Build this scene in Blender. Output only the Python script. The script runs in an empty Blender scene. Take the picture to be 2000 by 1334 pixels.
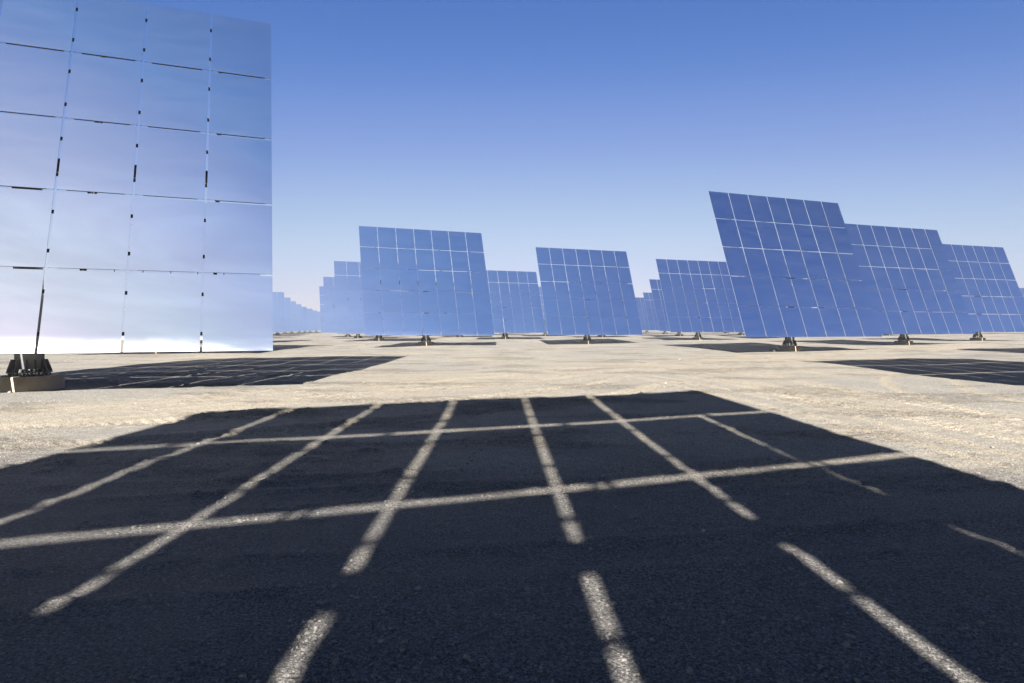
import bpy, bmesh, math, random
import numpy as np
from mathutils import Vector, Matrix, Euler

random.seed(7)
RNG = np.random.default_rng(11)
R = math.radians
S = bpy.context.scene
C = S.collection

# ------------------------------------------------------------------ measures
PW, PH = 11.3 / 7, 10.311 / 5          # facet pitch
GX, GZ = 0.052, 0.060                  # gaps between facets
ZP, OFF0, OFF = 5.659, 0.247, 0.52     # pivot height, mirror plane offsets
SUN_AZ, SUN_EL = 3.0, 30.1             # heading of the light (from behind the camera), elevation

# ------------------------------------------------------------------ materials
class NT:
    def __init__(self, tree):
        self.t = tree; self.n = tree.nodes; self.l = tree.links
    def add(self, kind, **kw):
        nd = self.n.new(kind)
        for k, v in kw.items():
            if k.startswith('i_'):
                nd.inputs[k[2:].replace('_', ' ')].default_value = v
            else:
                setattr(nd, k, v)
        return nd
    def link(self, a, b): self.l.new(a, b)
    def math(self, op, a, b=None, clamp=False):
        nd = self.n.new('ShaderNodeMath'); nd.operation = op; nd.use_clamp = clamp
        for i, v in enumerate((a, b)):
            if v is None: continue
            if isinstance(v, (int, float)): nd.inputs[i].default_value = v
            else: self.l.new(v, nd.inputs[i])
        return nd.outputs[0]
    def ramp(self, fac, stops, mode='LINEAR'):
        nd = self.n.new('ShaderNodeValToRGB'); cr = nd.color_ramp; cr.interpolation = mode
        while len(cr.elements) < len(stops): cr.elements.new(0.5)
        for e, (p, c) in zip(cr.elements, stops):
            e.position = p
            e.color = (c, c, c, 1) if isinstance(c, (int, float)) else (*c, 1)
        self.l.new(fac, nd.inputs[0]); return nd.outputs[0]
    def mix(self, fac, a, b, mode='MIX'):
        nd = self.n.new('ShaderNodeMix'); nd.data_type = 'RGBA'; nd.blend_type = mode
        if isinstance(fac, (int, float)): nd.inputs[0].default_value = fac
        else: self.l.new(fac, nd.inputs[0])
        for i, v in ((6, a), (7, b)):
            if isinstance(v, tuple): nd.inputs[i].default_value = (*v, 1)
            else: self.l.new(v, nd.inputs[i])
        return nd.outputs[2]

def new_mat(name):
    m = bpy.data.materials.new(name); m.use_nodes = True
    nt = NT(m.node_tree); b = m.node_tree.nodes['Principled BSDF']
    return m, nt, b

def noise(nt, vec, scale, detail=4, rough=0.55, dist=0.0):
    nd = nt.add('ShaderNodeTexNoise', i_Scale=scale, i_Detail=detail, i_Roughness=rough, i_Distortion=dist)
    if vec is not None: nt.link(vec, nd.inputs['Vector'])
    return nd.outputs['Fac']

def mat_plain(name, col, rough, metal=0.0, var=0.25, scale=6.0, bump=0.1):
    m, nt, b = new_mat(name)
    tc = nt.add('ShaderNodeTexCoord').outputs['Object']
    n = noise(nt, tc, scale, 6, 0.6)
    lo = tuple(c * (1 - var) for c in col); hi = tuple(min(1, c * (1 + var)) for c in col)
    nt.link(nt.ramp(n, [(0.3, lo), (0.7, hi)]), b.inputs['Base Color'])
    b.inputs['Roughness'].default_value = rough; b.inputs['Metallic'].default_value = metal
    bp = nt.add('ShaderNodeBump', i_Strength=bump, i_Distance=0.01)
    nt.link(noise(nt, tc, scale * 12, 3), bp.inputs['Height']); nt.link(bp.outputs[0], b.inputs['Normal'])
    return m

def mat_mirror():
    m, nt, b = new_mat('silvered_mirror')
    b.inputs['Metallic'].default_value = 1.0
    b.inputs['Base Color'].default_value = (0.84, 0.855, 0.90, 1)
    b.inputs['Roughness'].default_value = 0.015
    tc = nt.add('ShaderNodeTexCoord').outputs['Object']
    geo = nt.add('ShaderNodeNewGeometry')
    obi = nt.add('ShaderNodeObjectInfo')
    # dust: faint smears plus a band settled along the mirror's bottom edge
    mp = nt.add('ShaderNodeMapping'); mp.inputs['Scale'].default_value = (0.5, 1, 2.6)
    va = nt.add('ShaderNodeVectorMath', operation='ADD'); nt.link(tc, va.inputs[0])
    sc = nt.add('ShaderNodeVectorMath', operation='SCALE'); nt.link(obi.outputs['Location'], sc.inputs[0]); sc.inputs['Scale'].default_value = 1.37
    nt.link(sc.outputs[0], va.inputs[1]); nt.link(va.outputs[0], mp.inputs['Vector'])
    smear = nt.ramp(noise(nt, mp.outputs[0], 0.9, 5, 0.55, 0.8), [(0.35, 0.0), (0.8, 1.0)])
    sep = nt.add('ShaderNodeSeparateXYZ'); nt.link(tc, sep.inputs[0])
    at = nt.add('ShaderNodeAttribute', attribute_type='OBJECT', attribute_name='settled')
    edge = nt.math('SUBTRACT', 1.0, nt.math('DIVIDE', nt.math('ADD', sep.outputs['Z'], PH / 2), 0.5), True)
    wob = nt.math('MULTIPLY', edge, nt.math('ADD', 0.55, smear))
    edge = nt.math('MULTIPLY', nt.math('MULTIPLY', nt.math('POWER', wob, 2.4, True), 0.11), at.outputs['Fac'])
    film = nt.add('ShaderNodeBsdfDiffuse'); film.inputs['Color'].default_value = (0.40, 0.39, 0.37, 1)
    fac = nt.math('ADD', nt.math('MULTIPLY', smear, 0.011), 0.002)
    mx = nt.add('ShaderNodeMixShader'); nt.link(fac, mx.inputs[0])
    nt.link(b.outputs[0], mx.inputs[1]); nt.link(film.outputs[0], mx.inputs[2])
    gl = nt.add('ShaderNodeBsdfGlossy'); gl.inputs['Color'].default_value = (0.8, 0.8, 0.8, 1); gl.inputs['Roughness'].default_value = 0.36
    mx2 = nt.add('ShaderNodeMixShader'); nt.link(edge, mx2.inputs[0])
    nt.link(mx.outputs[0], mx2.inputs[1]); nt.link(gl.outputs[0], mx2.inputs[2])
    out = nt.n['Material Output']; nt.link(mx2.outputs[0], out.inputs['Surface'])
    return m

M = {}
M['mirror'] = mat_mirror()
M['edge'] = mat_plain('white_painted_edge', (0.24, 0.245, 0.25), 0.5, 0, 0.06, 5, 0.03)
M['steel'] = mat_plain('galvanised_steel', (0.10, 0.10, 0.105), 0.6, 0.2, 0.2, 9, 0.06)
M['paint'] = mat_plain('grey_painted_steel', (0.27, 0.27, 0.275), 0.5, 0.0, 0.12, 7, 0.06)
M['black'] = mat_plain('black_steel', (0.018, 0.018, 0.019), 0.7, 0.0, 0.2, 9, 0.05)
M['plate'] = mat_plain('dark_grey_plate', (0.11, 0.11, 0.115), 0.6, 0.2, 0.25, 14, 0.1)
M['concrete'] = mat_plain('brown_grey_concrete', (0.30, 0.240, 0.172), 0.95, 0.0, 0.22, 3, 0.35)
M['stone'] = mat_plain('pale_stone', (0.125, 0.114, 0.101), 0.9, 0.0, 0.6, 9.0, 0.2)
M['straw'] = mat_plain('dry_straw', (0.240, 0.200, 0.120), 0.9, 0.0, 0.3, 8, 0.1)

# ------------------------------------------------------------------ ground height
def vnoise(x, y, seed):
    xi = np.floor(x).astype(np.int64); yi = np.floor(y).astype(np.int64)
    fx = x - xi; fy = y - yi
    fx = fx * fx * fx * (fx * (fx * 6 - 15) + 10); fy = fy * fy * fy * (fy * (fy * 6 - 15) + 10)
    def h(a, b):
        n = (a * 374761393 + b * 668265263 + seed * 1442695041) & 0x7fffffff
        n = ((n ^ (n >> 13)) * 1274126177) & 0x7fffffff
        return ((n ^ (n >> 16)) & 0xffff) / 32767.5 - 1
    a = h(xi, yi); b = h(xi + 1, yi); c = h(xi, yi + 1); d = h(xi + 1, yi + 1)
    return (a + (b - a) * fx) * (1 - fy) + (c + (d - c) * fx) * fy

def fbm(x, y, scale, seed, octv=4, gain=0.5):
    s = np.zeros_like(x); a = 1.0; f = scale
    for o in range(octv):
        c, sn = math.cos(0.7 * o), math.sin(0.7 * o)
        s = s + a * vnoise((x * c - y * sn) * f + 17.3 * o, (x * sn + y * c) * f - 9.1 * o, seed + o); a *= gain; f *= 2.03
    return s

FIT = {   # x, y, z, azimuth, tilt  (measured from the photograph)
 'A': (-11.852, 15.076, 0.12, -21.04, 20.52), 'C': (-7.557, 54.729, 0.197, -20.74, 21.5),
 'D': (8.389, 68.242, 0.151, -19.28, 20.66), 'E': (18.75, 41.366, 0.208, -20.04, 20.77),
 'F': (34.504, 54.153, 0.319, -18.75, 20.6), 'G': (51.083, 67.56, 0.489, -17.71, 20.1),
 'B': (-0.983, 93.933, 0.271, -19.23, 21.46), 'H': (24.658, 81.574, 0.416, -18.24, 20.53),
 'I': (-17.588, 82.05, 0.182, -21.05, 20.78), 'Z': (-0.865, -5.95, 0.0, -20.6, 20.77)}

def plane(x, y):
    yy = np.clip(y, -20, 330); xx = np.clip(x, -60, 110)
    return 0.0034 * np.maximum(yy - 8, 0) + 0.0040 * xx * np.clip((yy - 8) / 40, 0, 1)

# wheel tracks: polylines on the ground, half width, depth
def curve(pts, n=60):
    pts = np.array(pts, float); t = np.linspace(0, len(pts) - 1, n); out = []
    P = np.vstack([2 * pts[0] - pts[1], pts, 2 * pts[-1] - pts[-2]])
    for u in t:
        i = min(int(u), len(pts) - 2); f = u - i; p0, p1, p2, p3 = P[i:i + 4]
        out.append(0.5 * ((2 * p1) + (p2 - p0) * f + (2 * p0 - 5 * p1 + 4 * p2 - p3) * f * f + (3 * p1 - 3 * p2 + p3 - p0) * f ** 3))
    return np.array(out)
TR = []
def track(pts, hw=0.21, depth=0.03, gauge=1.9, tread=0.0):
    c = curve(pts); d = np.gradient(c, axis=0); d /= np.linalg.norm(d, axis=1)[:, None] + 1e-9
    nrm = np.stack([-d[:, 1], d[:, 0]], 1)
    for s in (-0.5, 0.5):
        TR.append((c + nrm * gauge * s, hw, depth, tread))
track([(-20, 2.6), (-12, 7.6), (-6.5, 12.2), (0, 19.5), (9, 30), (24, 43.5), (48, 62)], 0.30, 0.035)
track([(-20, 4.4), (-11, 9.4), (-5.0, 14.5), (2.5, 22.5), (14, 35), (34, 50)], 0.26, 0.03)
track([(-16, 3.4), (-9.5, 7.6), (-4.2, 10.2), (1.5, 15.0), (9, 26), (18, 35), (33, 46)], 0.28, 0.04, 1.9, 1.0)
track([(-14, 3.2), (-6, 6.2), (0, 7.6), (6, 8.6), (12, 10.2), (20, 16)], 0.20, 0.026, 1.8, 0.0)
track([(-10, 3.0), (-3, 4.6), (3, 5.6), (7, 6.6), (13, 8.2), (22, 12)], 0.20, 0.026, 1.8, 0.0)
track([(16, 3.5), (10.5, 7.0), (8.0, 11), (7.4, 17), (9.5, 25), (16, 33), (30, 44)], 0.26, 0.035, 1.9, 1.0)
track([(24, 7), (14.5, 9.5), (10.5, 14), (9.6, 20), (11.5, 27), (20, 36)], 0.22, 0.03)
track([(-14, 20), (-4, 22), (6, 24.5), (16, 30), (30, 42)], 0.3, 0.03)

for k_, pts_ in enumerate(([(6.6, 2), (6.4, 8), (6.2, 11), (5.4, 16.4), (3.5, 24), (-4, 34), (-20, 46)],
                           [(8.4, 2), (8.0, 8), (7.6, 12), (7.4, 18), (8, 26), (14, 36)],
                           [(7.3, 3), (7.0, 9), (6.6, 14), (5.0, 22), (0, 30), (-14, 36)],
                           [(10.6, 3), (9.6, 8), (9.9, 13), (11.3, 17), (15, 22), (24, 30)],
                           [(12, 5), (9.0, 10.5), (6.0, 17), (4, 25), (8, 36), (20, 48)])):
    track(pts_, 0.12, 0.03, 1.75, 0.6 if k_ % 2 else 0.0)
TR.append((curve([(-20, 3.4), (-11, 8.6), (-5.5, 13.5), (1.5, 21), (11.5, 32.5), (29, 46), (48, 62)]), 2.3, 0.0, 0.0))
TR.append((curve([(9, 2), (8, 10), (7.2, 17), (9, 26), (18, 36)]), 1.5, 0.0, 0.0))

def track_fields(x, y):
    rims = np.zeros_like(x); dep = np.zeros_like(x); band = np.zeros_like(x); tread = np.zeros_like(x)
    for pts, hw, depth, trd in TR:
        d2 = np.full_like(x, 1e9); along = np.zeros_like(x); acc = 0.0; side = np.zeros_like(x)
        for a, b in zip(pts[:-1], pts[1:]):
            v = b - a; L2 = v @ v; L = math.sqrt(L2)
            t = np.clip(((x - a[0]) * v[0] + (y - a[1]) * v[1]) / L2, 0, 1)
            ex = x - a[0] - t * v[0]; ey = y - a[1] - t * v[1]; q = ex * ex + ey * ey
            m = q < d2; d2 = np.where(m, q, d2); along = np.where(m, acc + t * L, along)
            side = np.where(m, (ex * v[1] - ey * v[0]) / L, side); acc += L
        r = np.sqrt(d2) / hw
        fade = 0.45 + 0.55 * np.clip(vnoise(along * 0.22 + depth * 900, along * 0 + hw * 55, 91) * 1.4 + 0.6, 0, 1)
        g = np.exp(-r ** 4)
        rim = np.exp(-((r - 1.45) / 0.33) ** 2)
        if depth == 0.0:
            band = np.maximum(band, 0.55 * g); continue
        dep = dep + fade * depth * (rim * 0.75 - g)
        rims = np.maximum(rims, fade * np.exp(-((r - 1.5) / 0.5) ** 2))
        band = np.maximum(band, fade * np.exp(-(r / 1.5) ** 4))
        if trd:
            w = np.sin((along + 0.5 * np.abs(side)) * 2 * math.pi / 0.21)
            tread = tread + trd * g * fade * 0.020 * np.tanh(2.5 * w)
    return dep, band, tread, rims

def ground_z(x, y, full=True):
    x = np.atleast_1d(np.asarray(x, float)); y = np.atleast_1d(np.asarray(y, float))
    z = plane(x, y)
    for k, (hx, hy, hz, _, _) in FIT.items():
        if k == 'Z': continue
        z = z + (hz - plane(np.array([hx]), np.array([hy]))[0]) * np.exp(-((x - hx) ** 2 + (y - hy) ** 2) / (2 * 6.0 ** 2))
    r = np.hypot(x, y)
    amp = np.clip((r - 3) / 18, 0.18, 1.0) * np.clip(1 - (r - 150) / 200, 0.0, 1)
    z = z + amp * 0.075 * fbm(x, y, 0.16, 5, 3)
    if full:
        dep, band, tread, rims = track_fields(x, y)
        near = np.clip(1 - (r - 25) / 20, 0, 1)
        clod = np.clip(fbm(x * 0.55, y * 1.3, 0.75, 33, 3), 0, 1) ** 1.2
        rough = fbm(x, y, 3.1, 51, 4, 0.6)
        fine = np.abs(fbm(x, y, 8.0, 61, 2, 0.6))
        lumps = np.clip(fbm(x, y, 5.5, 141, 3, 0.65) - 0.05, 0, 1.2)
        broken = np.clip(fbm(x, y, 0.45, 151, 2) * 1.8 + 0.12, 0, 1)
        clump = rims * broken
        z = z + near * clump * 0.022 * lumps
        clod = np.maximum(clod, np.clip(clump * (0.15 + lumps), 0, 1))
        z = z + 0.45 * dep + tread * near + near * (0.004 * rough + clod * (0.022 * np.maximum(rough, -0.3) + 0.018 * fine))
        return z, band, clod
    return z

def axis(lo, hi, step, far_lo, far_hi, grow=1.045):
    a = list(np.arange(lo, hi + 1e-6, step)); s = step
    while a[-1] < far_hi: s *= grow; a.append(a[-1] + s)
    s = step
    while a[0] > far_lo: s *= grow; a.insert(0, a[0] - s)
    return np.array(a)

def mesh_from(name, verts, faces, mats, smooth=True, midx=None):
    me = bpy.data.meshes.new(name)
    verts = np.asarray(verts, np.float32); faces = np.asarray(faces, np.int32)
    k = faces.shape[1]
    me.vertices.add(len(verts)); me.vertices.foreach_set('co', verts.ravel())
    me.loops.add(faces.size); me.loops.foreach_set('vertex_index', faces.ravel())
    me.polygons.add(len(faces)); me.polygons.foreach_set('loop_start', np.arange(0, faces.size, k, dtype=np.int32))
    me.polygons.foreach_set('use_smooth', np.full(len(faces), smooth))
    if midx is not None: me.polygons.foreach_set('material_index', np.asarray(midx, np.int32))
    for m in mats: me.materials.append(m)
    me.update(calc_edges=True); me.validate()
    return me

def mat_ground():
    m, nt, b = new_mat('desert_gravel')
    b.inputs['Roughness'].default_value = 1.0
    b.inputs['Specular IOR Level'].default_value = 0.12
    pos = nt.add('ShaderNodeNewGeometry').outputs['Position']
    big = noise(nt, pos, 0.10, 4, 0.55, 0.6)
    mid = noise(nt, pos, 0.9, 5, 0.6, 0.4)
    fine = noise(nt, pos, 38, 4, 0.7)
    grit = noise(nt, pos, 150, 2, 0.6)
    grav = noise(nt, pos, 64, 2, 0.5)
    patch = noise(nt, pos, 5.5, 5, 0.7)
    grey = (0.142, 0.133, 0.115); sand = (0.175, 0.153, 0.119); dark = (0.114, 0.106, 0.091)
    col = nt.mix(nt.ramp(big, [(0.40, 0.0), (0.62, 1.0)]), grey, sand)
    col = nt.mix(nt.math('MULTIPLY', nt.ramp(mid, [(0.45, 0.0), (0.75, 1.0)]), 0.45), col, dark)
    band = nt.add('ShaderNodeAttribute', attribute_name='track').outputs['Fac']
    col = nt.mix(nt.math('MULTIPLY', band, 0.8), col, (0.188, 0.161, 0.120))
    clod = nt.add('ShaderNodeAttribute', attribute_name='clod').outputs['Fac']
    col = nt.mix(nt.math('MULTIPLY', clod, 0.4), col, (0.091, 0.075, 0.056))
    crumb_shade = nt.math('MULTIPLY', nt.ramp(noise(nt, pos, 17, 5, 0.75), [(0.47, 0.0), (0.56, 1.0)]), nt.ramp(clod, [(0.10, 0.0), (0.5, 1.0)]))
    col = nt.mix(nt.math('MULTIPLY', crumb_shade, 0.5), col, (0.042, 0.035, 0.028))  # shade of crumbs and holes along the rims, painted as dark specks
    dk = nt.add('ShaderNodeAttribute', attribute_name='shade_gravel').outputs['Fac']
    col = nt.mix(nt.math('MULTIPLY', dk, 0.8), col, (0.090, 0.084, 0.077))  # darker near gravel, with some of the foreground shade painted into its colour
    # grain: dark and pale grit
    col = nt.mix(1.0, col, nt.ramp(fine, [(0.30, 0.45), (0.5, 0.98), (0.74, 1.45)]), 'MULTIPLY')
    col = nt.mix(1.0, col, nt.ramp(grit, [(0.30, 0.42), (0.5, 1.0), (0.72, 1.6)]), 'MULTIPLY')
    col = nt.mix(1.0, col, nt.ramp(grav, [(0.34, 0.5), (0.5, 1.0), (0.66, 1.4)]), 'MULTIPLY')
    col = nt.mix(1.0, col, nt.ramp(patch, [(0.30, 0.82), (0.5, 1.0), (0.70, 1.10)]), 'MULTIPLY')
    vo = nt.add('ShaderNodeTexVoronoi', i_Scale=48.0, i_Randomness=1.0); nt.link(pos, vo.inputs['Vector'])
    sepc = nt.add('ShaderNodeSeparateColor'); nt.link(vo.outputs['Color'], sepc.inputs[0])
    pick = nt.math('MULTIPLY', nt.math('GREATER_THAN', sepc.outputs[0], 0.80), nt.ramp(vo.outputs['Distance'], [(0.25, 1.0), (0.42, 0.0)]))
    col = nt.mix(nt.math('MULTIPLY', pick, nt.math('MULTIPLY', sepc.outputs[1], nt.ramp(mid, [(0.35, 0.35), (0.65, 1.0)]))), col, (0.26, 0.25, 0.245))
    pick2 = nt.math('MULTIPLY', nt.math('LESS_THAN', sepc.outputs[0], 0.16), nt.ramp(vo.outputs['Distance'], [(0.25, 1.0), (0.42, 0.0)]))
    col = nt.mix(nt.math('MULTIPLY', pick2, 0.6), col, (0.05, 0.047, 0.045))
    nt.link(col, b.inputs['Base Color'])
    hsum = nt.math('ADD', nt.math('MULTIPLY', noise(nt, pos, 9, 6, 0.62), 0.9), nt.math('MULTIPLY', fine, 0.35))
    hsum = nt.math('ADD', hsum, nt.math('MULTIPLY', pick, 0.18))
    hsum = nt.math('ADD', hsum, nt.math('MULTIPLY', grit, 0.10))
    bp = nt.add('ShaderNodeBump', i_Strength=0.75, i_Distance=0.035)
    nt.link(hsum, bp.inputs['Height']); nt.link(bp.outputs[0], b.inputs['Normal'])
    return m
M['ground'] = mat_ground()

def build_ground():
    xs = axis(-9, 9, 0.06, -2600, 2600, 1.042); ys = axis(1.6, 14, 0.05, -260, 3200, 1.03)
    X, Y = np.meshgrid(xs, ys); sh = X.shape
    z, band, clod = ground_z(X.ravel(), Y.ravel())
    shade_gravel = np.clip((8.5 - Y.ravel() + 1.3 * fbm(X.ravel(), Y.ravel(), 0.5, 123, 3) - 0.12 * X.ravel()) / 2.5, 0, 1)  # mask of the darker near ground that deepens the big shadow by colour
    v = np.stack([X.ravel(), Y.ravel(), z], 1)
    i = np.arange(sh[0] * sh[1]).reshape(sh)
    f = np.stack([i[:-1, :-1], i[:-1, 1:], i[1:, 1:], i[1:, :-1]], -1).reshape(-1, 4)
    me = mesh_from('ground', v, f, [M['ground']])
    for nm, arr in (('track', band), ('clod', clod), ('shade_gravel', shade_gravel)):
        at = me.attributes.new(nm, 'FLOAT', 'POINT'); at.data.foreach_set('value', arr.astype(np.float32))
    o = bpy.data.objects.new('ground', me); C.objects.link(o); o['kind'] = 'structure'
    return o
build_ground()

# ------------------------------------------------------------------ mesh helpers
def link(name, me, parent=None, loc=(0, 0, 0), rot=(0, 0, 0)):
    o = bpy.data.objects.new(name, me); C.objects.link(o)
    o.parent = parent; o.location = loc; o.rotation_euler = rot
    return o
def tag(o, label, cat, group=None):
    o['label'] = label; o['category'] = cat
    if group: o['group'] = group
def box(bm, c, s, rot=None, mi=0):
    r = bmesh.ops.create_cube(bm, size=1.0)['verts']
    for v in r:
        p = Vector((v.co.x * s[0], v.co.y * s[1], v.co.z * s[2]))
        if rot is not None: p = rot @ p
        v.co = p + Vector(c)
    for f in {f for v in r for f in v.link_faces}: f.material_index = mi
def bar(bm, a, b, w, d=None, mi=0):
    a = Vector(a); b = Vector(b); q = (b - a).to_track_quat('Z', 'Y').to_matrix()
    box(bm, (a + b) / 2, (w, d or w, (b - a).length), q, mi)
def cyl(bm, a, b, r, r2=None, seg=32, mi=0):
    a = Vector(a); b = Vector(b); q = (b - a).to_track_quat('Z', 'Y').to_matrix().to_4x4(); q.translation = (a + b) / 2
    vs = bmesh.ops.create_cone(bm, cap_ends=True, segments=seg, radius1=r, radius2=r if r2 is None else r2, depth=(b - a).length, matrix=q)['verts']
    for f in {f for v in vs for f in v.link_faces}:
        f.material_index = mi
        if len(f.verts) == 4 and seg > 10: f.smooth = True
def done(bm, name, *mats):
    me = bpy.data.meshes.new(name); bm.normal_update(); bm.to_mesh(me); bm.free()
    for m in mats: me.materials.append(m)
    return me

# ------------------------------------------------------------------ heliostat parts (local: +y away from the sun side)
def facet_bm(bm, u=0.0, v=0.0, gx=GX, gz=GZ):
    FW, FH = PW - gx, PH - gz
    def b2(c, s, mi): box(bm, (c[0] + u, c[1], c[2] + v), s, None, mi)
    b2((0, 0.022, FH / 2 - 0.022), (FW - 0.09, 0.018, 0.036), 1)
    # glass slab with a silvered front
    n0 = len(bm.faces)
    b2((0, 0.006, 0), (FW, 0.012, FH), 1)
    bm.faces.ensure_lookup_table(); bm.normal_update()
    for f in bm.faces[n0:]:
        if f.normal.y < -0.9: f.material_index = 0
    # rim channel set back behind the glass and a stiffening frame
    for s in (-1, 1):
        b2((s * (FW / 2 - 0.022), 0.022, 0), (0.036, 0.018, FH - 0.01), 1)
        b2((0, 0.048, s * (FH / 2 - 0.046)), (FW * 0.78, 0.068, 0.036), 2)
        b2((s * FW * 0.3, 0.050, 0), (0.05, 0.07, FH * 0.9), 2)
def facet_mesh(gx=GX, gz=GZ):
    bm = bmesh.new(); facet_bm(bm, 0, 0, gx, gz); return done(bm, 'mirror_facet', M['mirror'], M['edge'], M['plate'])
def panel_mesh():
    bm = bmesh.new()
    for i in range(7):
        for j in range(5): facet_bm(bm, (i - 3) * PW, (2 - j) * PH)
    return done(bm, 'mirror_panel', M['mirror'], M['edge'], M['plate'])
def foundation_mesh():
    bm = bmesh.new(); cyl(bm, (0, 0, -0.75), (0, 0, 0.32), 0.71, 0.70, 56); cyl(bm, (0, 0, 0.32), (0, 0, 0.335), 0.70, 0.68, 56)
    return done(bm, 'foundation', M['concrete'])
def pedestal_mesh(top):
    bm = bmesh.new(); cyl(bm, (0, 0, 0.43), (0, 0, top), 0.30, 0.30, 48)
    cyl(bm, (0, 0, top), (0, 0, top + 0.05), 0.38, 0.38, 40)
    box(bm, (0.0, -0.30, 1.75), (0.26, 0.03, 0.42))                          # service hatch
    return done(bm, 'pedestal', M['paint'])
def flange_mesh():
    bm = bmesh.new(); cyl(bm, (0, 0, 0.405), (0, 0, 0.43), 0.465, 0.465, 48)
    for k in range(16):
        a = 2 * math.pi * (k + .5) / 16
        p = (0.40 * math.cos(a), 0.40 * math.sin(a))
        cyl(bm, (*p, 0.33), (*p, 0.50), 0.017, None, 8); cyl(bm, (*p, 0.345), (*p, 0.392), 0.034, None, 6); cyl(bm, (*p, 0.432), (*p, 0.462), 0.034, None, 6)
    return done(bm, 'base_flange', M['plate'])
def gusset_mesh():
    bm = bmesh.new()
    pr = [(0.295, 0.432), (0.455, 0.432), (0.455, 0.47), (0.37, 0.73), (0.295, 0.73)]
    vs = [[bm.verts.new((x, s * 0.010, z)) for x, z in pr] for s in (-1, 1)]
    bm.faces.new(vs[0]); bm.faces.new(vs[1][::-1])
    for i in range(5): bm.faces.new((vs[0][i], vs[1][i], vs[1][(i + 1) % 5], vs[0][(i + 1) % 5]))
    bmesh.ops.recalc_face_normals(bm, faces=bm.faces)
    return done(bm, 'gusset', M['plate'])
def tube_mesh():
    bm = bmesh.new(); cyl(bm, (-4.55, 0, 0), (4.55, 0, 0), 0.17, None, 28)
    for x in (-4.55, 4.55, -0.42, 0.42): cyl(bm, (x - 0.015, 0, 0), (x + 0.015, 0, 0), 0.24, None, 28)
    return done(bm, 'torque_tube', M['steel'])
def drive_mesh():
    bm = bmesh.new(); cyl(bm, (0, 0, -0.42), (0, 0, -0.14), 0.30, 0.34, 36); box(bm, (0, 0, 0.02), (0.66, 0.50, 0.40))
    cyl(bm, (0, 0.2, 0.0), (0, 0.62, 0.0), 0.14, 0.12, 24); cyl(bm, (0.34, 0.1, -0.28), (0.34, 0.42, -0.28), 0.10, None, 20)
    bmesh.ops.bevel(bm, geom=[e for e in bm.edges if e.calc_length() > 0.35], offset=0.015, segments=2, affect='EDGES')
    return done(bm, 'drive_head', M['paint'])
def truss_mesh():                     # runs along z, front chord at y=-0.36, rear chord meets the tube
    bm = bmesh.new(); L = 4.75
    bar(bm, (0, -0.36, -L), (0, -0.36, L), 0.06)
    for s in (-1, 1):
        bar(bm, (0, -0.28, s * L), (0, 0.22, s * 0.1), 0.05)
        n = 6
        for k in range(n):
            z0 = s * L * (1 - k / n); z1 = s * L * (1 - (k + 1) / n)
            yr = -0.28 + 0.5 * (k + 1) / n
            bar(bm, (0, -0.34, z0), (0, yr, z1), 0.028); bar(bm, (0, -0.34, z1), (0, yr, z1), 0.028)
    return done(bm, 'truss', M['steel'])
def purlin_mesh():
    bm = bmesh.new(); box(bm, (0, 0, 0), (11.0, 0.05, 0.075)); return done(bm, 'purlin', M['black'])

MESH = dict(facet=facet_mesh(), wide=facet_mesh(0.078, 0.074), panel=panel_mesh(), found=foundation_mesh(), flange=flange_mesh(), gusset=gusset_mesh(),
            tube=tube_mesh(), drive=drive_mesh(), truss=truss_mesh(), purlin=purlin_mesh(), pedestal=pedestal_mesh(5.05))

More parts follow.
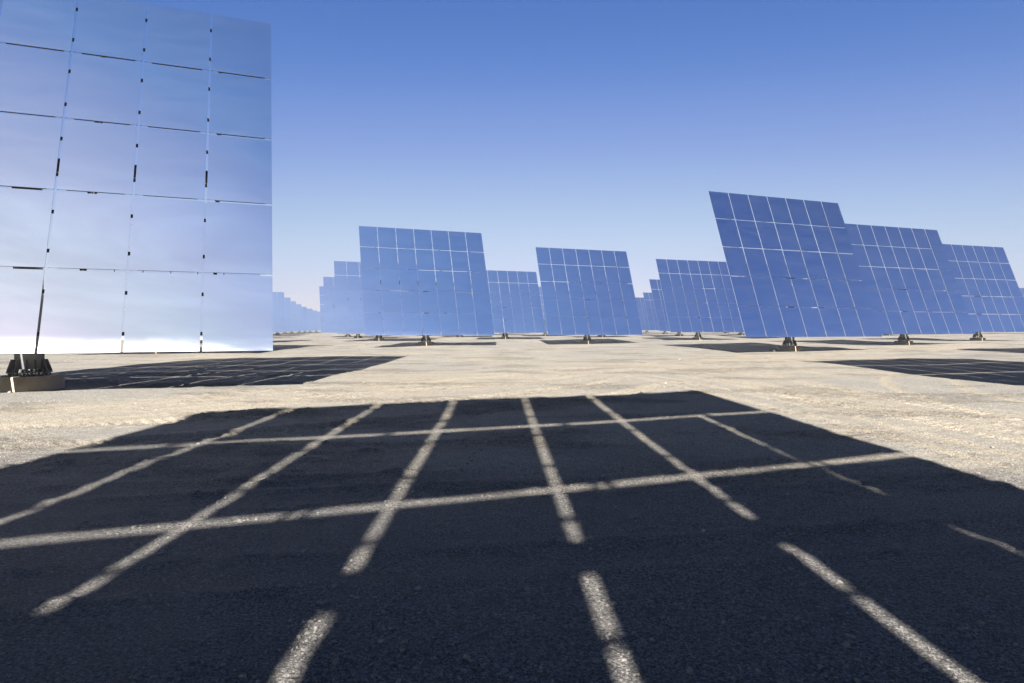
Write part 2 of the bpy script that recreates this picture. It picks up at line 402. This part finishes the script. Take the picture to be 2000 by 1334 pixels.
GROUP = 'mirror heliostats of the solar field'
def heliostat(x, y, z, az, tilt, label, detail=2, settled=1.0, shift=None):
    """x,y,z: base as measured with the pivot offset OFF0; detail 2 all parts, 1 no gusset pieces, 0 far away"""
    a, t = R(az), R(tilt)
    ah = Vector((math.sin(a), math.cos(a), 0)); n = -math.cos(t) * ah + Vector((0, 0, math.sin(t)))
    ctr = Vector((x, y, z + ZP)) + OFF0 * n
    piv = ctr - OFF * n
    zb = float(ground_z(piv.x, piv.y, False)[0]) - 0.0
    root = bpy.data.objects.new('heliostat', None); C.objects.link(root)
    root.location = (piv.x, piv.y, zb); root.rotation_euler = (0, 0, -a); root.empty_display_size = 0.5
    tag(root, label, 'heliostat', GROUP)
    Rt = Euler((-t, 0, 0)).to_matrix()
    pz = piv.z - zb
    lc = Vector((0, -math.cos(t) * OFF, pz + math.sin(t) * OFF))
    link('foundation', MESH['found'], root)
    ped = link('pedestal', MESH['pedestal'], root, (0, 0, pz - 5.50))
    # flange and gussets sit on the block, whatever the pivot height
    fl = link('base_flange', MESH['flange'], ped, (0, 0, 5.50 - pz))
    if detail >= 2:
        for k in range(12):
            link('gusset', MESH['gusset'], ped, (0, 0, 5.50 - pz), (0, 0, 2 * math.pi * k / 12 + 0.12))
    link('drive_head', MESH['drive'], root, (0, 0, pz))
    link('torque_tube', MESH['tube'], root, (0, 0, pz))
    if detail == 0:
        o = link('mirror_panel', MESH['panel'], root, lc, (-t, 0, 0)); o['settled'] = 0.0
        return root
    for u in (0.85, 2.6, 4.4, 6.15):
        link('truss', MESH['truss'], root, (u * PW - 3.5 * PW, 0, pz), (-t, 0, 0))
    for j in range(5):
        for q in (0.25, 0.75):
            p = lc + Rt @ Vector((0, 0.118, (2.5 - j - q) * PH)); link('purlin', MESH['purlin'], root, p, (-t, 0, 0))
    rnd = random.Random(int(x * 37 + y * 91))
    for i in range(7):
        for j in range(5):
            du, dv = (shift or {}).get((i, j), (0, 0))
            p = lc + Rt @ Vector(((i - 3) * PW + du, rnd.uniform(-0.002, 0.002), (2 - j) * PH + dv))
            o = link('mirror_facet', MESH['wide' if shift else 'facet'], root, p, (-t + R(rnd.gauss(0, 0.06)), R(rnd.gauss(0, 0.02)), R(rnd.gauss(0, 0.06))))
            o['settled'] = settled if j == 4 else 0.015
    return root

def place(key, label, **kw):
    x, y, z, az, t = FIT[key]; return heliostat(x, y, z, az, t, label, **kw)
def more(x, y, label, **kw):
    d = math.hypot(x, y); az = -20.3 + 0.042 * max(-60, min(x, 110))
    return heliostat(x, y, float(ground_z(x, y, False)[0]), az + random.gauss(0, .3), 20.7 + random.gauss(0, .25), label, detail=kw.pop('detail', 1 if d < 150 else 0), **kw)

place('A', 'nearest heliostat, huge bright mirror cut off by the left edge of the photo', settled=1.0)
place('C', 'large heliostat left of the middle, its seven columns fully seen against the sky', settled=0.6)
place('D', 'heliostat with the tilted mirror just right of the middle, standing alone against the sky', settled=0.5)
place('E', 'tallest heliostat of the overlapping group at the right, leftmost and front one', settled=0.5)
place('F', 'middle heliostat of the three stepped overlapping mirrors at the right', settled=0.5)
place('G', 'rightmost heliostat of the three stepped overlapping mirrors, lowest of them', settled=0.5)
place('B', 'smaller heliostat showing in the gap between the two central mirrors', settled=0.4)
place('H', 'heliostat whose right side is covered by the tallest mirror of the right group', settled=0.4)
place('I', 'paler heliostat peeking out left of the large central left mirror', settled=0.4)
# the heliostats at the photographer's back whose shadows lie on the ground
place('Z', 'heliostat at the photographer\'s back throwing the big gridded shadow over the foreground',
      shift={(6, 0): (-0.055, 0), (5, 0): (0.018, 0), (6, 3): (0, 0.072), (5, 3): (0, 0.072), (4, 3): (0, 0.05)})
more(18.2, 10.9, 'off-frame heliostat at the right throwing the dark parallelogram shadow at the right edge', detail=2)
more(36.5, 26.5, 'off-frame heliostat at the right throwing the thin far shadow at the right edge')
more(-23.7, 41.5, 'heliostat hidden behind the nearest mirror, its shadow tip poking out right')
more(-34.4, 69.8, 'heliostat hidden behind the nearest mirror, casting the second shadow sliver beside it')
more(-49, 104, 'heliostat hidden behind the nearest mirror, casting the third shadow sliver beside it')
more(-64, 142, 'heliostat hidden behind the nearest mirror, casting the fourth thin shadow sliver')
more(-77, 176, 'heliostat hidden behind the nearest mirror, casting the fifth and thinnest shadow sliver')
more(-26.5, 106.7, 'narrow strip of a heliostat left of the pale one beside the central left mirror', settled=.3)
more(-34.3, 129.6, 'thin sliver of a heliostat at the left end of the pale stack of mirrors', settled=.3)
ordn = ['tallest step of the hazy mirror staircase', 'second step down of the hazy mirror staircase', 'third step of the hazy mirror staircase',
        'fourth step of the hazy mirror staircase', 'fifth step of the hazy mirror staircase', 'sixth step of the hazy mirror staircase',
        'seventh step of the hazy mirror staircase', 'eighth step of the hazy mirror staircase', 'last and lowest step of the hazy mirror staircase']
for k, (px, d) in enumerate(((506, 144.6), (526, 170), (542, 194), (556.5, 218), (570, 242), (584.6, 267), (595.5, 292), (606, 311), (618, 335))):
    more((px - 1000) / 1209 * d, d, 'pale heliostat, ' + ordn[k] + ' right of the nearest one')
more(15.6, 107, 'heliostat mostly hidden behind the middle right mirror, its block seen below it')
more(31.2, 115, 'heliostat whose mirror corner shows left of the one beside the tallest right mirror')
more(-10, 119, 'heliostat hidden behind the large central left mirror near its lower right corner')
more(7.1, 131, 'heliostat sliver in the gap between the two central mirrors, dark foot below it')
more(22.6, 145, 'heliostat hidden deep behind the mirror right of the middle')
more(39, 157.5, 'heliostat hidden behind the mirrors left of the right group')
more(-18, 142, 'heliostat hidden far back behind the large central left mirror')
more(-1.7, 154.6, 'heliostat hidden behind the small mirror between the two central ones')
more(14.6, 167, 'heliostat hidden far behind the mirror right of the middle')
more(34.0, 178, 'small far heliostat right of the middle mirror, taller of the two in that gap', detail=1)
more(46.5, 213, 'small far heliostat in the gap left of the right mirrors, lower of two')
more(0.3, 206, 'very far heliostat showing only its dark foot below the small mirror between the central ones')
more(47.5, 128, 'heliostat behind the tallest right mirror, dark foot at that mirror\'s lower left corner')
more(41, 95, 'heliostat hidden behind the tallest mirror of the right group')
more(57.3, 108, 'heliostat hidden behind the overlap of the tallest and middle right mirrors')
more(59, 170, 'far heliostat behind the right group, only a small dark foot showing left of it')
more(73.6, 121, 'heliostat hidden behind the middle mirror of the right group')
more(90, 134, 'heliostat hidden behind the rightmost mirror of the right group')
more(120, 142, 'far heliostat at the right edge of the photo, low corner beyond the last mirror')

# ------------------------------------------------------------------ small things on the ground
def stone_verts(n_sub=1):
    bm = bmesh.new(); bmesh.ops.create_icosphere(bm, subdivisions=n_sub, radius=1.0)
    v = np.array([v.co[:] for v in bm.verts]); f = np.array([[w.index for w in q.verts] for q in bm.faces]); bm.free(); return v, f
def pebbles():
    v0, f0 = stone_verts(1); V = []; F = []; off = 0
    N = 15000
    d = 2.2 * np.exp(RNG.random(N) * math.log(18 / 2.2)); xx = (RNG.random(N) * 2 - 1) * d * 0.95
    # pebbles lie in loose patches
    keep = (fbm(xx, d, 0.8, 77, 3) + RNG.random(N) * 0.9) > 0.25
    xx, d = xx[keep], d[keep]
    zz, _, _ = ground_z(xx, d)
    for x, y, z in zip(xx, d, zz):
        s = 0.0034 + 0.0048 * RNG.random() + 0.012 * RNG.random() ** 12
        s *= 1 + 0.03 * y
        sc = s * (0.7 + 0.7 * RNG.random(3)) * np.array([1, 1, 0.62])
        q = v0 * sc * (1 + 0.22 * RNG.standard_normal(len(v0)))[:, None]
        a = RNG.random() * 6.28; c, sn = math.cos(a), math.sin(a)
        q = np.stack([q[:, 0] * c - q[:, 1] * sn + x, q[:, 0] * sn + q[:, 1] * c + y, q[:, 2] + z + 0.15 * s], 1)
        V.append(q); F.append(f0 + off); off += len(v0)
    me = mesh_from('pebbles', np.vstack(V), np.vstack(F), [M['stone']], False)
    o = bpy.data.objects.new('pebbles', me); C.objects.link(o)
    o['kind'] = 'stuff'; tag(o, 'loose pale and dark pebbles scattered over the gravelly desert ground', 'pebbles')
pebbles()

def gp(px, py):                        # where the ground lies at a spot measured in the photo
    d = 1209 * 1.55 / (py - 646.0); x = (px - 1000) / 1209 * d
    return x, d
def stone(px, py, r, label):
    x, y = gp(px, py); v0, f0 = stone_verts(2)
    q = v0 * np.array([1.15, 0.85, 0.62]) * r; q = q * (1 + 0.25 * fbm(v0[:, 0] * 1.3 + px, v0[:, 1] * 1.3 + v0[:, 2], 1.0, 13, 2))[:, None]
    o = link('stone', mesh_from('stone', q, f0, [M['stone']], False), None, (x, y, float(ground_z(x, y)[0][0]) + 0.25 * r), (0, 0, random.random() * 6))
    tag(o, label, 'stone')
stone(70, 766, 0.060, 'pale fist-sized stone on sunlit dirt in front of the nearest concrete block')
stone(113, 766, 0.045, 'smaller pale stone by the right lower corner of the nearest concrete block')
stone(17, 775, 0.05, 'dark stone on sunlit dirt at the left edge, below the nearest concrete block')
stone(1327, 706, 0.09, 'lone dark stone on pale ground left of the tallest right mirror\'s shadow')
stone(1300, 752, 0.05, 'small stone on the pale sunlit ground above the big shadow\'s right corner')
def tuft(px, py, h, label):
    x, y = gp(px, py); bm = bmesh.new()
    for k in range(90):
        a = random.random() * 6.28; l = h * random.uniform(.5, 1.1); sp = random.uniform(.2, 1.1)
        b = Vector((random.gauss(0, .12), random.gauss(0, .08), 0)); w = 0.008
        e = b + Vector((math.cos(a) * l * sp, math.sin(a) * l * sp, l)); m_ = b.lerp(e, .55) + Vector((0, 0, l * .18))
        s = Vector((-math.sin(a), math.cos(a), 0)) * w
        v = [bm.verts.new(p) for p in (b - s, b + s, m_ + s * .8, m_ - s * .8, e)]
        bm.faces.new(v[:4]); bm.faces.new((v[3], v[2], v[4]))
    o = link('grass_tuft', done(bm, 'grass_tuft', M['straw']), None, (x, y, float(ground_z(x, y)[0][0]) - .01)); tag(o, label, 'grass')
tuft(1514, 692, 0.14, 'small dry straw coloured grass tuft in front of the tallest right mirror\'s foot')
def twig(px, py, L, ang, label):
    x, y = gp(px, py); bm = bmesh.new(); p = Vector((0, 0, 0)); pts = [p]
    for k in range(5):
        p = p + Vector((math.cos(ang) * L / 5, math.sin(ang) * L / 5, random.uniform(-.003, .004))) + Vector((random.gauss(0, .004), random.gauss(0, .004), 0)); pts.append(p)
    for a, b in zip(pts[:-1], pts[1:]): cyl(bm, a, b, 0.0035, 0.003, 6)
    o = link('twig', done(bm, 'twig', M['straw']), None, (x, y, float(ground_z(x, y)[0][0]) + 0.012)); tag(o, label, 'twig')
twig(1232, 1016, 0.07, 0.1, 'short pale dry twig lying in the shadow right of the centre light stripe')
twig(508, 1043, 0.10, 0.3, 'pale straw bit lying in the shadow below the long cross stripe at left')

# ------------------------------------------------------------------ light
W = bpy.data.worlds.new('World'); S.world = W; W.use_nodes = True
wn = NT(W.node_tree); bg = W.node_tree.nodes['Background']
sky = wn.add('ShaderNodeTexSky', sky_type='NISHITA', sun_disc=False)
sky.sun_elevation = R(SUN_EL); sky.sun_rotation = R(180 + SUN_AZ)
sky.altitude = 1100; sky.air_density = 1.0; sky.dust_density = 1.4; sky.ozone_density = 2.2
# clear desert air: per-channel response of the sky colour (deeper blue aloft, whiter towards the horizon)
EXPO = 2.6
pre = wn.add('ShaderNodeVectorMath', operation='SCALE'); wn.link(sky.outputs[0], pre.inputs[0]); pre.inputs['Scale'].default_value = 0.107 / 2
rc = wn.add('ShaderNodeRGBCurve'); cm = rc.mapping; cm.extend = 'EXTRAPOLATED'; cm.use_clip = False
for ch, pts in ((0, [(0, 0), (.127, .097), (.197, .231), (.357, .479), (.631, .70), (1.25, 1.22), (2, 1.95)]),
                (1, [(0, 0), (.213, .203), (.332, .356), (.566, .617), (.84, .745), (1.25, 1.17), (2, 1.9)]),
                (2, [(0, 0), (.2, .30), (.387, .56), (.568, .73), (.827, .855), (.9, .896), (1.3, 1.22), (2, 1.9)])):
    c = cm.curves[ch]
    while len(c.points) < len(pts): c.points.new(0.5, 0.5)
    for p, (a_, b_) in zip(c.points, pts): p.location = (a_ / 2, b_ / 2); p.handle_type = 'VECTOR' if a_ in (0, 2) else 'AUTO'
cm.update(); wn.link(pre.outputs[0], rc.inputs['Color'])
hs = wn.add('ShaderNodeVectorMath', operation='SCALE'); wn.link(rc.outputs[0], hs.inputs[0]); hs.inputs['Scale'].default_value = 2 / (0.05 * 2 ** EXPO)
# thin cirrus in the quarter of the sky around the sun
tc = wn.add('ShaderNodeTexCoord').outputs['Generated']
mp = wn.add('ShaderNodeMapping'); mp.inputs['Scale'].default_value = (1.1, 1.1, 5.5); mp.inputs['Rotation'].default_value = (0.06, 0.04, 0)
wn.link(tc, mp.inputs['Vector'])
ci = wn.ramp(noise(wn, mp.outputs[0], 2.4, 6, 0.6, 0.7), [(0.46, 0.0), (0.80, 1.0)])
sp = wn.add('ShaderNodeSeparateXYZ'); wn.link(tc, sp.inputs[0])
back = wn.math('MULTIPLY', wn.ramp(wn.math('MULTIPLY', sp.outputs['Y'], -1.0), [(0.34, 0.0), (0.8, 1.0)]), wn.ramp(sp.outputs['Z'], [(0.35, 0.0), (0.55, 1.0)]))
cl = wn.mix(1.0, hs.outputs[0], (1.5, 1.56, 1.46), 'MULTIPLY')
colr = wn.mix(wn.math('MULTIPLY', ci, wn.math('MULTIPLY', back, 0.8)), hs.outputs[0], cl)
# forward scattering of the sun in the dusty air: brighter round the sun, deeper blue off to its side; unseen overhead band darkened to cut fill in shadows
dt = wn.add('ShaderNodeVectorMath', operation='DOT_PRODUCT'); wn.link(tc, dt.inputs[0])
dt.inputs[1].default_value = (-math.sin(R(SUN_AZ)) * math.cos(R(SUN_EL)), -math.cos(R(SUN_AZ)) * math.cos(R(SUN_EL)), math.sin(R(SUN_EL)))
half = wn.math('MULTIPLY_ADD', dt.outputs['Value'], 0.5); half.node.inputs[2].default_value = 0.5
fs = wn.ramp(half, [(0.30, (.5, .5, .5)), (0.47, (.30, .31, .32)), (0.61, (.26, .275, .29)), (0.70, (.335, .39, .415)), (0.765, (.335, .395, .43)), (0.83, (.43, .48, .465)), (0.91, (.57, .65, .555)), (0.955, (.645, .775, .60)), (0.975, (.585, .71, .575)), (0.99, (.54, .58, .54))])
low = wn.math('MAXIMUM', wn.ramp(sp.outputs['Z'], [(0.36, 0.0), (0.60, 1.0)]), wn.ramp(half, [(0.76, 0.0), (0.84, 1.0)]))
fs = wn.mix(low, (.5, .5, .5), fs)
fin = wn.add('ShaderNodeVectorMath', operation='MULTIPLY'); wn.link(colr, fin.inputs[0]); wn.link(fs, fin.inputs[1])
fi2 = wn.add('ShaderNodeVectorMath', operation='SCALE'); wn.link(fin.outputs[0], fi2.inputs[0]); fi2.inputs['Scale'].default_value = 2.0
wn.link(fi2.outputs[0], bg.inputs['Color'])
bg.inputs['Strength'].default_value = 0.05

sd = bpy.data.lights.new('sun', 'SUN'); sd.energy = 5.0; sd.angle = R(0.53); sd.color = (1.0, 0.965, 0.92)
so = bpy.data.objects.new('sun', sd); C.objects.link(so)
ldir = Vector((math.sin(R(SUN_AZ)) * math.cos(R(SUN_EL)), math.cos(R(SUN_AZ)) * math.cos(R(SUN_EL)), -math.sin(R(SUN_EL))))
so.rotation_euler = ldir.to_track_quat('-Z', 'Y').to_euler(); so.location = (0, -60, 60)

# ------------------------------------------------------------------ dusty air
hm = bpy.data.materials.new('dusty_air'); hm.use_nodes = True; hn = NT(hm.node_tree); hn.n.clear()
pv = hn.add('ShaderNodeVolumePrincipled'); pv.inputs['Color'].default_value = (0.30, 0.325, 0.37, 1); pv.inputs['Density'].default_value = 0.0008
pv.inputs['Anisotropy'].default_value = 0.0
ho = hn.add('ShaderNodeOutputMaterial'); hn.link(pv.outputs[0], ho.inputs['Volume'])
bm = bmesh.new(); box(bm, (20, 250, 7.0), (700, 760, 18.0)); hz = link('haze', done(bm, 'haze', hm)); hz['kind'] = 'stuff'

# ------------------------------------------------------------------ camera
cd = bpy.data.cameras.new('camera'); co = bpy.data.objects.new('camera', cd); C.objects.link(co)
cd.sensor_width = 36; cd.lens = 1208.985 / 2000 * 36; cd.clip_start = 0.05; cd.clip_end = 9000
co.location = (0, 0, 1.55); co.rotation_euler = (R(90) - math.atan(21.0 / 1209), 0, 0)
S.camera = co

S.render.engine = 'CYCLES'
try:
    S.cycles.caustics_reflective = False; S.cycles.caustics_refractive = False
except Exception: pass
S.view_settings.view_transform = 'Standard'; S.view_settings.look = 'None'
S.view_settings.exposure = EXPO; S.view_settings.gamma = 1.0
